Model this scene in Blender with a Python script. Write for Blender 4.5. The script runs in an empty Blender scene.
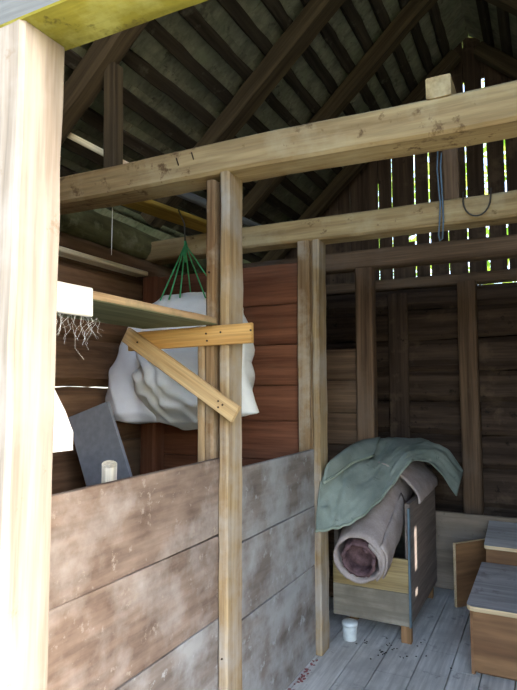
import bpy, bmesh, math, random
from mathutils import Vector, Matrix, noise
random.seed(7)
SC = bpy.context.scene
COL = SC.collection
V = Vector

# ------------------------------------------------------------------ colour / materials
def lin(c):
    c /= 255.0
    return c / 12.92 if c <= .04045 else ((c + .055) / 1.055) ** 2.4
def rgb(r, g, b): return (lin(r), lin(g), lin(b), 1)

def new_mat(name):
    m = bpy.data.materials.new(name); m.use_nodes = True
    nt = m.node_tree
    return m, nt, nt.nodes['Principled BSDF']
def nd(nt, t, **kw):
    n = nt.nodes.new(t)
    for k, v in kw.items(): setattr(n, k, v)
    return n
def ramp(nt, src, stops):
    r = nd(nt, 'ShaderNodeValToRGB')
    e = r.color_ramp.elements
    while len(e) < len(stops): e.new(.5)
    for q, (p, c) in zip(e, stops): q.position = p; q.color = c
    nt.links.new(src, r.inputs[0]); return r
def mix(nt, fac, a, b, mode='MIX'):
    n = nd(nt, 'ShaderNodeMix', data_type='RGBA', blend_type=mode)
    for i, v in ((0, fac), (6, a), (7, b)):
        if hasattr(v, 'links'): nt.links.new(v, n.inputs[i])
        else: n.inputs[i].default_value = v
    return n.outputs[2]
def tex_noise(nt, vec, scale, detail=4, rough=.55):
    n = nd(nt, 'ShaderNodeTexNoise')
    n.inputs['Scale'].default_value = scale; n.inputs['Detail'].default_value = detail
    n.inputs['Roughness'].default_value = rough
    nt.links.new(vec, n.inputs['Vector']); return n.outputs[0]

TONE = {'worn_panel_board': 0.8, 'worn_grey_panel_board': 0.8, 'hewn_tan_wood': 0.84, 'old_pine': 0.8, 'split_pale_pine': 0.8, 'bleached_jamb': 0.72, 'mossy_wood': 0.84, 'weathered_shake': 0.9, 'dim_brown_wood': 0.78, 'dark_old_plank': 0.72, 'sooty_roof_timber': 0.8, 'dark_batten': 0.9, 'fresh_yellow_pine': 0.82, 'planed_pine': 0.82, 'brown_log': 0.75, 'red_brown_plank': 0.78, 'silver_grey_wood': 0.8, 'brown_veneer': 0.9, 'rough_shelf_board': 0.85, 'ochre_board': 0.8, 'greenish_bark_log': 0.9, 'brown_chest_side': 0.8, 'ochre_chest_board': 0.85, 'greenish_shelf_underside': 0.85, 'brown_leg_block': 0.8, 'grey_chest_board': 0.9, 'dusty_grey_top': 0.95}
def wood(name, dark, light, patch=None, pamt=(.5, .62), pscale=2.5, grain=22, rough=.85, var=.12, bump=.35,
         streak=.8, spots=None, stretch=1.0, sscale=9):
    """weathered timber: grain runs along the object's own X axis"""
    k_ = TONE.get(name, 1)
    dark, light, patch, spots = [tuple(x * k_ for x in c[:3]) + (1,) if c else None for c in (dark, light, patch, spots)]
    m, nt, b = new_mat(name)
    tc = nd(nt, 'ShaderNodeTexCoord'); oi = nd(nt, 'ShaderNodeObjectInfo')
    add = nd(nt, 'ShaderNodeVectorMath', operation='MULTIPLY_ADD')
    comb = nd(nt, 'ShaderNodeCombineXYZ')
    for k in range(3): nt.links.new(oi.outputs['Random'], comb.inputs[k])
    nt.links.new(comb.outputs[0], add.inputs[0]); add.inputs[1].default_value = (17, 9, 5)
    nt.links.new(tc.outputs['Object'], add.inputs[2])
    mp = nd(nt, 'ShaderNodeMapping'); mp.inputs['Scale'].default_value = (streak * stretch, grain, grain)
    nt.links.new(add.outputs[0], mp.inputs[0])
    g1 = tex_noise(nt, mp.outputs[0], 1.0, 5, .6)
    mp2 = nd(nt, 'ShaderNodeMapping'); mp2.inputs['Scale'].default_value = (3, grain * 4, grain * 4)
    nt.links.new(add.outputs[0], mp2.inputs[0])
    g2 = tex_noise(nt, mp2.outputs[0], 1.0, 3, .6)
    c = ramp(nt, g1, [(.32, dark), (.68, light)]).outputs[0]
    fine = ramp(nt, g2, [(.35, (.72, .72, .72, 1)), (.65, (1.1, 1.1, 1.1, 1))]).outputs[0]
    c = mix(nt, .8, c, fine, 'MULTIPLY')
    big = tex_noise(nt, add.outputs[0], pscale, 6, .62)
    if patch:
        f = ramp(nt, big, [(pamt[0], (0, 0, 0, 1)), (pamt[1], (1, 1, 1, 1))]).outputs[0]
        f = mix(nt, .55, f, g1, 'MULTIPLY')
        c = mix(nt, f, c, patch)
    if spots:
        s = tex_noise(nt, add.outputs[0], sscale, 5, .7)
        f = ramp(nt, s, [(.60, (0, 0, 0, 1)), (.68, (1, 1, 1, 1))]).outputs[0]
        c = mix(nt, f, c, spots)
    hv = nd(nt, 'ShaderNodeMapRange'); hv.inputs[3].default_value = 1 - var; hv.inputs[4].default_value = 1 + var
    nt.links.new(oi.outputs['Random'], hv.inputs[0])
    c = mix(nt, 1.0, c, hv.outputs[0], 'MULTIPLY')
    nt.links.new(c, b.inputs['Base Color'])
    b.inputs['Roughness'].default_value = rough; b.inputs['Specular IOR Level'].default_value = .2
    bp = nd(nt, 'ShaderNodeBump'); bp.inputs['Strength'].default_value = bump; bp.inputs['Distance'].default_value = .006
    nt.links.new(mix(nt, .5, g1, g2), bp.inputs['Height']); nt.links.new(bp.outputs[0], b.inputs['Normal'])
    return m

def cloth(name, a, c2, scale=5, weave=350, rough=.95, bump=.2, dirt=None, wv=.5):
    m, nt, b = new_mat(name)
    tc = nd(nt, 'ShaderNodeTexCoord')
    n1 = tex_noise(nt, tc.outputs['Object'], scale, 5, .6)
    n2 = tex_noise(nt, tc.outputs['Object'], weave, 2, .6)
    c = ramp(nt, n1, [(.35, a), (.65, c2)]).outputs[0]
    c = mix(nt, wv, c, ramp(nt, n2, [(.3, (.7, .7, .7, 1)), (.7, (1.1, 1.1, 1.1, 1))]).outputs[0], 'MULTIPLY')
    if dirt:
        n3 = tex_noise(nt, tc.outputs['Object'], 14, 4, .7)
        c = mix(nt, ramp(nt, n3, [(.62, (0, 0, 0, 1)), (.7, (1, 1, 1, 1))]).outputs[0], c, dirt)
    nt.links.new(c, b.inputs['Base Color']); b.inputs['Roughness'].default_value = rough
    b.inputs['Specular IOR Level'].default_value = .1
    bp = nd(nt, 'ShaderNodeBump'); bp.inputs['Strength'].default_value = bump; bp.inputs['Distance'].default_value = .003
    nt.links.new(n2, bp.inputs['Height']); nt.links.new(bp.outputs[0], b.inputs['Normal'])
    return m
def plain(name, c, rough=.6, metal=0):
    m, nt, b = new_mat(name)
    tc = nd(nt, 'ShaderNodeTexCoord')
    n = tex_noise(nt, tc.outputs['Object'], 30, 3)
    c0 = tuple(x * .82 for x in c[:3]) + (1,)
    nt.links.new(ramp(nt, n, [(.35, c0), (.65, c)]).outputs[0], b.inputs['Base Color'])
    b.inputs['Roughness'].default_value = rough; b.inputs['Metallic'].default_value = metal
    return m

M = {}
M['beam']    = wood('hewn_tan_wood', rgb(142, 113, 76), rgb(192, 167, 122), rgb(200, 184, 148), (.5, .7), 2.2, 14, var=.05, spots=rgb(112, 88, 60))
M['post'] = wood('old_pine', rgb(128, 98, 68), rgb(184, 156, 120), rgb(190, 176, 158), (.52, .66), 4, 26, var=.06)
M['lath'] = wood('split_pale_pine', rgb(152, 122, 86), rgb(204, 180, 140), rgb(190, 182, 172), (.44, .62), 3, 24, var=.04)
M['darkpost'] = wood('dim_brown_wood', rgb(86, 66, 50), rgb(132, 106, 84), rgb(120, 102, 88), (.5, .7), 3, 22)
M['cross']   = wood('fresh_yellow_pine', rgb(196, 146, 84), rgb(226, 184, 120), None, grain=30, var=.04, bump=.15)
M['ledge'] = wood('pale_ledge_wood', rgb(232, 216, 182), rgb(250, 240, 214), rgb(190, 156, 112), (.56, .68), 3, 26, var=.0)
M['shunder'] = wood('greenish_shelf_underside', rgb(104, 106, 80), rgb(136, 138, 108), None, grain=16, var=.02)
M['brace']   = wood('planed_pine', rgb(196, 158, 108), rgb(222, 192, 146), rgb(180, 150, 116), (.55, .7), 4, 26, var=.04, bump=.15)
M['shelf']   = wood('rough_shelf_board', rgb(150, 118, 88), rgb(206, 176, 138), rgb(122, 124, 98), (.48, .62), 5, 18, var=.03)
M['sunpatch'] = wood('sunlit_white_board', rgb(244, 242, 236), rgb(252, 251, 248), None, grain=18, var=.0, bump=.1)  # near-white colour stands in for sunlight on two boards
M['jamb'] = wood('bleached_jamb', rgb(138, 124, 110), rgb(186, 175, 162), rgb(176, 168, 160), (.5, .7), 2.0, 15, var=.0, bump=.3, spots=rgb(134, 116, 98), streak=.9)
M['moss'] = wood('mossy_wood', rgb(116, 108, 40), rgb(160, 150, 62), rgb(172, 168, 100), (.5, .62), 6, 8, bump=.8, spots=rgb(84, 74, 36), streak=4)
M['greywood'] = wood('silver_grey_wood', rgb(84, 84, 84), rgb(128, 128, 126), None, grain=16)
M['panel'] = wood('worn_panel_board', rgb(116, 97, 85), rgb(158, 138, 124), rgb(192, 184, 178), (.46, .72), 4.2, 9, var=.03, spots=rgb(168, 154, 142), streak=5, bump=.25, sscale=26)
M['panel2'] = wood('worn_grey_panel_board', rgb(122, 110, 102), rgb(158, 147, 139), rgb(186, 187, 187), (.42, .6), 3.4, 8, var=.04, spots=rgb(178, 178, 177), streak=3.0, bump=.25, sscale=14)
M['red'] = wood('red_brown_plank', rgb(112, 68, 48), rgb(154, 102, 76), rgb(124, 94, 76), (.52, .68), 2.2, 16, var=.1)
M['dim']     = wood('dark_old_plank', rgb(64, 50, 42), rgb(106, 86, 72), rgb(118, 98, 82), (.56, .66), 3.5, 14, var=.1, spots=rgb(46, 38, 33))
M['dark'] = wood('sooty_roof_timber', rgb(58, 48, 36), rgb(96, 82, 62), None, grain=20, var=.08)
M['batten'] = wood('dark_batten', rgb(38, 33, 28), rgb(70, 62, 52), rgb(104, 98, 88), (.60, .7), 6, 20, var=.15)
M['shake'] = wood('weathered_shake', rgb(108, 108, 94), rgb(146, 146, 128), rgb(126, 134, 110), (.5, .66), 3, 9, var=.0, spots=rgb(90, 88, 78))
M['log']     = wood('brown_log', rgb(104, 78, 58), rgb(160, 126, 98), rgb(132, 112, 94), (.52, .68), 3, 12, var=.05)
M['bark']    = wood('greenish_bark_log', rgb(78, 76, 50), rgb(126, 122, 84), rgb(150, 146, 116), (.54, .66), 7, 8, var=.05, bump=.8, streak=4)
M['yellow']  = wood('ochre_board', rgb(146, 116, 44), rgb(186, 152, 66), None, grain=14, var=.03)
M['floor'] = wood('grey_floor_plank', rgb(184, 180, 172), rgb(220, 217, 210), rgb(170, 166, 160), (.52, .66), 3, 12, var=.04, spots=rgb(154, 150, 146), streak=1.6, bump=.2)
M['chest'] = wood('grey_chest_board', rgb(134, 124, 108), rgb(172, 162, 144), rgb(120, 110, 96), (.5, .66), 4, 10, var=.03)
M['chestpale'] = wood('ochre_chest_board', rgb(158, 134, 92), rgb(196, 172, 126), None, grain=18, var=.03)
M['chestside'] = wood('brown_chest_side', rgb(124, 110, 102), rgb(156, 142, 132), None, grain=14, var=.03, spots=rgb(134, 124, 116))
M['legwood'] = wood('brown_leg_block', rgb(150, 112, 76), rgb(184, 142, 102), None, grain=18, var=.03)
M['lowp']    = wood('low_partition_board', rgb(116, 102, 88), rgb(150, 134, 118), rgb(130, 118, 106), (.5, .66), 3, 10, var=.04, spots=rgb(100, 90, 80))
M['teal'] = plain('faded_teal_paint', rgb(92, 112, 122))
M['veneer'] = wood('brown_veneer', rgb(124, 88, 60), rgb(164, 122, 84), rgb(152, 114, 84), (.55, .7), 2, 8, rough=.5, var=.05, bump=.05)
M['veneeredge'] = wood('pale_edge_band', rgb(206, 178, 136), rgb(228, 204, 168), None, grain=30, var=.02, bump=.05)
M['greytop'] = wood('dusty_grey_top', rgb(172, 166, 162), rgb(202, 197, 193), rgb(156, 150, 146), (.55, .66), 5, 8, rough=.75, var=.03, bump=.1, spots=rgb(148, 140, 138))
M['sheet']   = plain('blue_grey_sheet', rgb(136, 142, 154), .7)
M['peeled'] = wood('peeled_pole', rgb(236, 226, 200), rgb(250, 246, 232), None, grain=26, var=.0, bump=.1)
M['sack'] = cloth('white_sackcloth', rgb(238, 240, 238), rgb(250, 251, 248), 4, 260, dirt=rgb(222, 224, 214), wv=.1)
M['sackblue'] = cloth('blue_white_sackcloth', rgb(216, 222, 234), rgb(232, 236, 245), 4, 260, wv=.1)
M['twine'] = plain('green_twine', rgb(84, 190, 120), .7)
M['bluetwine'] = plain('blue_twine', rgb(92, 112, 128), .7)
M['darkwire']= plain('dark_wire', rgb(54, 48, 42), .6)
M['rug'] = cloth('taupe_rug', rgb(152, 138, 132), rgb(182, 168, 162), 7, 120, bump=.6)
M['rugcore'] = cloth('plum_brown_rug', rgb(84, 64, 66), rgb(122, 96, 98), 22, 150, bump=1.0)
M['tarp'] = cloth('grey_green_canvas', rgb(116, 127, 120), rgb(146, 155, 146), 3.5, 300, dirt=rgb(102, 112, 106))
M['hem']     = cloth('paler_canvas_hem', rgb(136, 146, 132), rgb(162, 170, 154), 6, 300)
M['plastic'] = plain('white_plastic', rgb(222, 228, 226), .4)
M['plasticg'] = plain('pale_green', rgb(200, 216, 206), .5)
M['iron']    = plain('rusty_iron', rgb(70, 52, 42), .6, .4)
M['web'] = plain('cobweb', rgb(250, 250, 248), 1.0)
M['pink']    = plain('reddish_scrap', rgb(150, 92, 88), .9)

# ------------------------------------------------------------------ helpers
def link(name, bm, mat, parent=None, smooth=False):
    me = bpy.data.meshes.new(name); bm.normal_update(); bm.to_mesh(me); bm.free()
    for m in (mat if isinstance(mat, (list, tuple)) else [mat]): me.materials.append(m)
    if smooth:
        for p in me.polygons: p.use_smooth = len(p.vertices) < 7
    o = bpy.data.objects.new(name, me); COL.objects.link(o)
    if parent: attach(o, parent)
    return o
def attach(o, parent):
    o.parent = parent
    o.matrix_parent_inverse = Matrix.Translation(-parent.location)
def tag(o, label, cat, group=None, kind=None):
    o['label'] = label; o['category'] = cat
    if group: o['group'] = group
    if kind: o['kind'] = kind
    return o
def struct(o):
    o['kind'] = 'structure'; return o
def empty(name, loc):
    o = bpy.data.objects.new(name, None); COL.objects.link(o); o.location = loc
    o.empty_display_size = .1
    return o
def basis(p0, p1, side):
    x = (V(p1) - V(p0)).normalized(); s = V(side)
    y = (s - x * s.dot(x)).normalized(); z = x.cross(y)
    m = Matrix((x, y, z)).transposed().to_4x4(); m.translation = (V(p0) + V(p1)) / 2
    return m
def wob_at(x, seed, f=1.3):
    return V((0, noise.noise(V((x * f, seed * 3.17, .3))), noise.noise(V((x * f, seed * 5.3, 7.7)))))
def timber_bm(L, w, d, seed=0, wob=.004, rough=.002, ch=.006, bow=0, taper=1.0, rnd=0, n=None):
    """hewn timber along local X; w = local Y size, d = local Z size; rnd>0 gives a rounded (log-like) section"""
    bm = bmesh.new(); n = n or max(2, int(L / .12))
    if rnd:
        ring = [(math.cos(a) * w / 2, math.sin(a) * d / 2) for a in [2 * math.pi * k / 14 for k in range(14)]]
    else:
        c = min(ch, w * .3, d * .3); hw, hd = w / 2, d / 2
        ring = [(hw, -hd + c), (hw, 0), (hw, hd - c), (hw - c, hd), (0, hd), (-hw + c, hd), (-hw, hd - c), (-hw, 0), (-hw, -hd + c),
                (-hw + c, -hd), (0, -hd), (hw - c, -hd)]
    rows = []
    for i in range(n + 1):
        t = i / n; x = -L / 2 + L * t
        o = wob_at(x, seed) * wob; k = 1 + (taper - 1) * t
        b = bow * math.sin(math.pi * t)
        row = []
        for (y, z) in ring:
            q = V((x, y * k, z * k))
            r = noise.noise(q * 9 + V((seed, seed * 2, 0))) * rough
            row.append(bm.verts.new(q + o + V((0, r, r + b))))
        rows.append(row)
    m = len(ring)
    for i in range(n):
        for j in range(m):
            bm.faces.new((rows[i][j], rows[i + 1][j], rows[i + 1][(j + 1) % m], rows[i][(j + 1) % m]))
    bm.faces.new(rows[0]); bm.faces.new(list(reversed(rows[-1])))
    bmesh.ops.recalc_face_normals(bm, faces=bm.faces)
    return bm
SEED = [0]
def timber(name, p0, p1, w, d, mat, side=(0, 1, 0), parent=None, smooth=False, **kw):
    """w is measured along `side`, d across it"""
    SEED[0] += 1
    L = (V(p1) - V(p0)).length
    o = link(name, timber_bm(L, w, d, kw.pop('seed', SEED[0]), **kw), mat, None, smooth)
    o.matrix_world = basis(p0, p1, side)
    if parent:
        attach(o, parent)
    return o
def bx(bm, lo, hi, mi=0):
    v = [bm.verts.new((x, y, z)) for x in (lo[0], hi[0]) for y in (lo[1], hi[1]) for z in (lo[2], hi[2])]
    for q in ((0, 1, 3, 2), (4, 6, 7, 5), (0, 4, 5, 1), (2, 3, 7, 6), (0, 2, 6, 4), (1, 5, 7, 3)):
        f = bm.faces.new([v[k] for k in q]); f.material_index = mi
def tube(name, pts, r, mat, parent=None, sides=6, cyc=False):
    """tapered tube mesh through points"""
    bm = bmesh.new(); pts = [V(p) for p in pts]; rows = []
    for i, p in enumerate(pts):
        a = pts[max(i - 1, 0)]; b = pts[min(i + 1, len(pts) - 1)]
        t = (b - a).normalized(); u = t.orthogonal().normalized() if i == 0 else (u - t * u.dot(t)).normalized()
        w = t.cross(u); rr = r[i] if isinstance(r, (list, tuple)) else r
        rows.append([bm.verts.new(p + (u * math.cos(q) + w * math.sin(q)) * rr) for q in [2 * math.pi * k / sides for k in range(sides)]])
    for i in range(len(rows) - 1):
        for j in range(sides):
            bm.faces.new((rows[i][j], rows[i][(j + 1) % sides], rows[i + 1][(j + 1) % sides], rows[i + 1][j]))
    bm.faces.new(list(reversed(rows[0]))); bm.faces.new(rows[-1])
    return link(name, bm, mat, parent, True)
def nail(p, nrm, parent, r=.005):
    bm = bmesh.new()
    bmesh.ops.create_cone(bm, cap_ends=True, segments=8, radius1=r, radius2=r * .7, depth=.006)
    o = link('nail', bm, M['iron'])
    o.matrix_world = Matrix.Translation(p) @ V((0, 0, 1)).rotation_difference(V(nrm)).to_matrix().to_4x4()
    attach(o, parent)
def nail_at(p, nrm, parent, r=.0045): nail(V(p) + V(nrm) * .002, nrm, parent, r)

# ------------------------------------------------------------------ building
XL, XR = -2.42, 1.35            # inner faces of the side walls
YF, YB = .83, 5.0               # inner faces of the front and back walls
RX, RZ, SL = -.5, 4.42, .91     # ridge axis, underside of rafters, roof slope
def roof_z(x): return RZ - SL * abs(x - RX)

# ground outside
bm = bmesh.new(); bx(bm, (-25, -25, -.35), (25, 25, -.16))
m_ground, nt, b = new_mat('dry_grass_ground')
tc = nd(nt, 'ShaderNodeTexCoord')
nt.links.new(ramp(nt, tex_noise(nt, tc.outputs['Object'], 3, 8, .7), [(.35, rgb(122, 124, 84)), (.65, rgb(186, 178, 146))]).outputs[0], b.inputs['Base Color'])
b.inputs['Roughness'].default_value = 1
struct(link('ground', bm, m_ground))

# floor of planks running away from the door
bm = bmesh.new(); x = XL - .1; k = 0
while x < XR + .1:
    w = random.uniform(.15, .2)
    y = YF - .1
    while y < YB + .2:
        L = random.uniform(1.6, 3.0)
        bx(bm, (x + .003, y + .002, -.05), (x + w - .003, min(y + L, YB + .25) - .002, random.uniform(-.003, .0)))
        y += L
    x += w
bx(bm, (XL - .1, YF - .1, -.155), (XR + .1, YB + .25, -.055))
fl = struct(link('floor', bm, M['floor']))
fl.data.transform(Matrix.Rotation(-math.pi / 2, 4, 'Z')); fl.rotation_euler.z = math.pi / 2   # local X along the planks

# log walls -------------------------------------------------------------
def log_wall(name, p0, p1, zs, r, mat, side):
    bm = bmesh.new(); L = (V(p1) - V(p0)).length
    for i, (z0, z1) in enumerate(zs):
        t = timber_bm(L, r, (z1 - z0), seed=i * 3 + len(name), wob=.012, rough=.012, ch=.05)
        t.transform(Matrix.Translation((0, 0, (z0 + z1) / 2)))
        me = bpy.data.meshes.new('t'); t.to_mesh(me); t.free(); bm.from_mesh(me); bpy.data.meshes.remove(me)
    o = link(name, bm, mat)
    o.matrix_world = basis(p0, p1, side)
    return struct(o)
zs = [(-.05, .25), (.25, .55), (.55, .87), (.87, 1.18), (1.18, 1.5140), (1.5165, 1.80), (1.80, 2.06), (2.06, 2.25)]
log_wall('wall_left', (XL - .08, YF - .05, 0), (XL - .08, YB + .2, 0), zs, .16, M['log'], (-1, 0, 0))
zs = [(-.05, .27), (.27, .55), (.55, .86), (.865, 1.13), (1.13, 1.40), (1.405, 1.66), (1.66, 1.93), (1.94, 2.20), (2.20, 2.383)]
log_wall('wall_back', (XL - .1, YB + .08, 0), (XR + .1, YB + .08, 0), zs, .16, M['dim'], (0, 1, 0))

# vertical boarding of the back gable, with open joints
bm = bmesh.new()
cuts = [(-2.45, 0), (-2.26, 0), (-2.09, 0), (-1.92, 0), (-1.74, .0), (-1.61, .005), (-1.47, 0), (-1.335, .009), (-1.208, .008), (-1.0, .012), (-.872, .015), (-.712, .008),
        (-.552, .010), (-.392, .026), (-.236, .013), (-.08, .010), (.08, .012), (.22, .008), (.38, .006), (.52, 0), (.68, 0), (.84, 0), (1.0, 0), (1.16, 0), (1.3, 0)]
def gboard(x0, x1, y0, z0, za, zb):
    v = []
    for y in (y0, y0 + .022):
        v.append([bm.verts.new(p) for p in ((x0, y, z0), (x1, y, z0), (x1, y, zb), (x0, y, za))])
    bm.faces.new(v[0]); bm.faces.new(list(reversed(v[1])))
    for k in range(4): bm.faces.new((v[0][k], v[1][k], v[1][(k + 1) % 4], v[0][(k + 1) % 4]))
for (a, ga), (c, gc) in zip(cuts[:-1], cuts[1:]):
    x0, x1 = a + ga / 2, c - gc / 2
    y0 = 5.17 + random.uniform(0, .012)
    z0 = 2.44 + random.uniform(-.02, .0)
    za, zb = roof_z(x0) + .27, roof_z(x1) + .27
    if c == -1.0:          # a broken-out knot beside this joint lets daylight through
        gboard(x0, x1, y0, z0, 2.845, 2.845); gboard(x0, x1 - .055, y0, 2.845, 2.905, 2.905); gboard(x0, x1, y0, 2.905, za, zb)
    elif c == -1.61:
        gboard(x0, x1, y0, z0, 2.68, 2.68); gboard(x0, x1 - .012, y0, 2.68, 2.75, 2.75); gboard(x0, x1, y0, 2.75, za, zb)
    else: gboard(x0, x1, y0, z0, za, zb)
# second skin of boards that closes the upper joints, and the backing of the log wall
for x0, x1, z in ((-2.45, -1.27, 3.45), (-1.27, -.62, 3.80), (-.62, -.30, 4.25), (-.30, 1.3, 3.95)):
    gboard(x0, x1, 5.206, z, max(z, roof_z(x0) + .27), max(z, roof_z(x1) + .27))
gboard(-2.5, 1.4, 5.206, -.1, 2.30, 2.30); gboard(-2.5, -.62, 5.2, 2.2, 2.47, 2.47)
gboard(-2.5, -1.66, 5.2, 2.4, 3.6, 3.6)
bmesh.ops.recalc_face_normals(bm, faces=bm.faces)
g = struct(link('wall_gable', bm, M['dim']))
g.data.transform(Matrix.Rotation(math.pi / 2, 4, 'Y')); g.rotation_euler.y = -math.pi / 2

# side wall towards the sun: upright boards with a few open joints and knots
bm = bmesh.new()
def wall_col(y0, y1, holes):
    z = -.1
    for (a, c) in holes + [(2.66, 2.66)]:
        if a > z: bx(bm, (XR, y0, z), (XR + .02, y1, a))
        z = c
ycut = [.7]
HOL = [(3.355, 3.43, [(1.545, 1.60), (1.70, 1.97)]), (3.93, 4.0, [(2.585, 2.625)]), (4.17, 4.21, [(2.33, 2.37)]), (4.08, 4.11, [(2.50, 2.53)])]
HOL.sort()
y = .7
for (a, c, hs) in HOL:
    while y < a - 1e-6:
        y1 = min(y + .19, a); bx(bm, (XR, y, -.1), (XR + .03, y1, 2.66)); y = y1
    wall_col(a, c, hs); y = c
while y < 5.2:
    bx(bm, (XR, y, -.1), (XR + .03, y + .19, 2.66)); y += .19
g = struct(link('wall_right', bm, M['dim']))
g.data.transform(Matrix.Rotation(math.pi / 2, 4, 'Y')); g.rotation_euler.y = -math.pi / 2

# front wall of upright boards with the door opening
DX0, DX1, DZ = -.85, 1.05, 2.192
bm = bmesh.new()
x = XL - .14
while x < XR + .1:
    w = min(.17, XR + .1 - x)
    if x + w <= DX0 - .16 or x >= DX1 + .1: bx(bm, (x, .745, -.1), (x + w - .003, .775, roof_z(x + w / 2) + .0))
    x += w
bx(bm, (DX0 - .2, .745, DZ + .16), (DX1 + .3, .775, 2.75))
bx(bm, (DX0 - .2, .746, -.1), (DX0 - .155, .774, DZ + .2)); bx(bm, (DX1 + .15, .746, -.1), (DX1 + .3, .774, DZ + .2))
g = struct(link('wall_front', bm, M['greywood']))
g.data.transform(Matrix.Rotation(math.pi / 2, 4, 'Y')); g.rotation_euler.y = -math.pi / 2

# door frame
dr = struct(empty('door_1', (DX0, .77, -.05)))
j = timber('jamb', (DX0 - .09, .767, -.1), (DX0 - .09, .767, DZ + .004), .18, .112, M['jamb'], (1, 0, 0), dr, wob=.003, rough=.003, ch=.008)
j['label'] = 'bleached door jamb'
timber('jamb', (DX1 + .08, .767, -.1), (DX1 + .08, .767, DZ), .16, .112, M['jamb'], (1, 0, 0), dr)
l = timber('lintel', (DX0 - .35, .767, DZ + .1), (DX1 + .35, .767, DZ + .1), .118, .2, [M['greywood'], M['moss']], (0, 1, 0), dr, wob=.003, rough=.005, ch=.003, n=90)
for p in l.data.polygons:
    if p.normal.z < -.3: p.material_index = 1
l['label'] = 'lintel with a mossy yellow-green underside'
# moss tufts fringing the lintel's inner lower edge
bm = bmesh.new()
for k in range(420):
    x = DX0 + 1.9 * random.random() ** 1.0; y = .826 - abs(random.gauss(0, .008)); z = DZ + .006
    q = noise.noise(V((x * 14, 0, 2)))
    s = random.uniform(.001, .002) + max(0, q - .15) * .007
    if q < -.05: continue
    mm = Matrix.Translation((x, y + random.uniform(-.003, .004), z)) @ Matrix.Diagonal((s * 1.2, s, s, 1))
    bmesh.ops.create_icosphere(bm, subdivisions=1, radius=1, matrix=mm)
mo = link('moss', bm, M['moss'], dr); mo['kind'] = 'stuff'

# roof -----------------------------------------------------------------
ang = math.atan(SL); cs, sn = math.cos(ang), math.sin(ang)
Y0R, Y1R = .35, 5.45
def slope_pt(side, s, y, h):
    """s = distance down the slope from the ridge, h = height above the rafters' underside, square to the slope"""
    return V((RX + side * (s * cs + h * sn), y, RZ - s * sn + h * cs))
NB = 14; SP = .192
for side, nm in ((-1, 'ceiling_left'), (1, 'ceiling_right')):
    bm = bmesh.new()
    def slab(s0, s1, y0, y1, h0, h1, t, mi=0):
        v = [bm.verts.new(slope_pt(side, s, y, h + dt)) for (s, h) in ((s0, h0), (s1, h1)) for y in (y0, y1) for dt in (0, t)]
        for q in ((0, 1, 3, 2), (4, 6, 7, 5), (0, 4, 5, 1), (2, 3, 7, 6), (0, 2, 6, 4), (1, 5, 7, 3)): bm.faces.new([v[k] for k in q])
    for i in range(NB + 1):
        y = Y0R
        while y < Y1R:
            w = random.uniform(.09, .17)
            slab(i * SP + .02 if i else -.168, (i + 1) * SP + .1, y + .0015, min(y + w, Y1R) - .0015, .172 + random.uniform(0, .008), .2 + random.uniform(-.004, .006), .012)
            y += w
    slab(-.19, NB * SP + .28, Y0R, Y1R, .225, .232, .02)
    bmesh.ops.recalc_face_normals(bm, faces=bm.faces)
    g = struct(link(nm, bm, M['shake']))
# ridge cover in lengths, with two open joints near the back gable
rc = struct(empty('trim_1', (RX, Y0R, RZ + .2)))
ORD = ['first', 'second', 'third', 'fourth', 'fifth', 'sixth', 'seventh', 'eighth', 'ninth', 'tenth', 'eleventh', 'twelfth', 'thirteenth', 'fourteenth']
for (a, c) in ((Y0R, 4.893), (4.915, 5.115), (5.145, Y1R)):
    timber('ridge_cover', (RX, a, RZ + .33), (RX, c, RZ + .33), .3, .03, M['batten'], (1, 0, 0), rc)
for side, sname in ((-1, 'stall side'), (1, 'far side')):
    for i in range(NB):
        s = .1 + i * SP
        p0 = slope_pt(side, s, Y0R + .03, .146); p1 = slope_pt(side, s, Y1R - .03, .146)
        o = timber('roof_batten', p0, p1, .075, .05, M['batten'], (side * cs, 0, -sn), None, wob=.012, rough=.008, ch=.006)
        tag(o, f'dark roof batten {"over the stall" if side<0 else "away from the stall"}, {ORD[i]} down from the ridge', 'batten', 'roof battens under the shakes')
rl = {1.0: 'close to the doorway wall', 2.13: 'above the nearest tie beam', 3.22: 'above the second tie beam', 4.07: 'above the third tie beam', 5.0: 'against the boarded gable'}
for y, w in ((1.0, .12), (2.13, .13), (3.22, .16), (4.07, .13), (5.03, .12)):
    for side in (-1, 1):
        p0 = slope_pt(side, 0.07, y, .06); p1 = slope_pt(side, 2.62, y, .06)
        key = 5.0 if y > 5 else y
        o = timber('rafter', p0, p1, w, .118, M['dark'], (0, 1, 0), None, wob=.01, rough=.006, ch=.02)
        tag(o, 'dark rafter on the roof slope %s, %s' % ('over the stall' if side < 0 else 'away from the stall', rl[key]), 'rafter', 'roof rafters')

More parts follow.
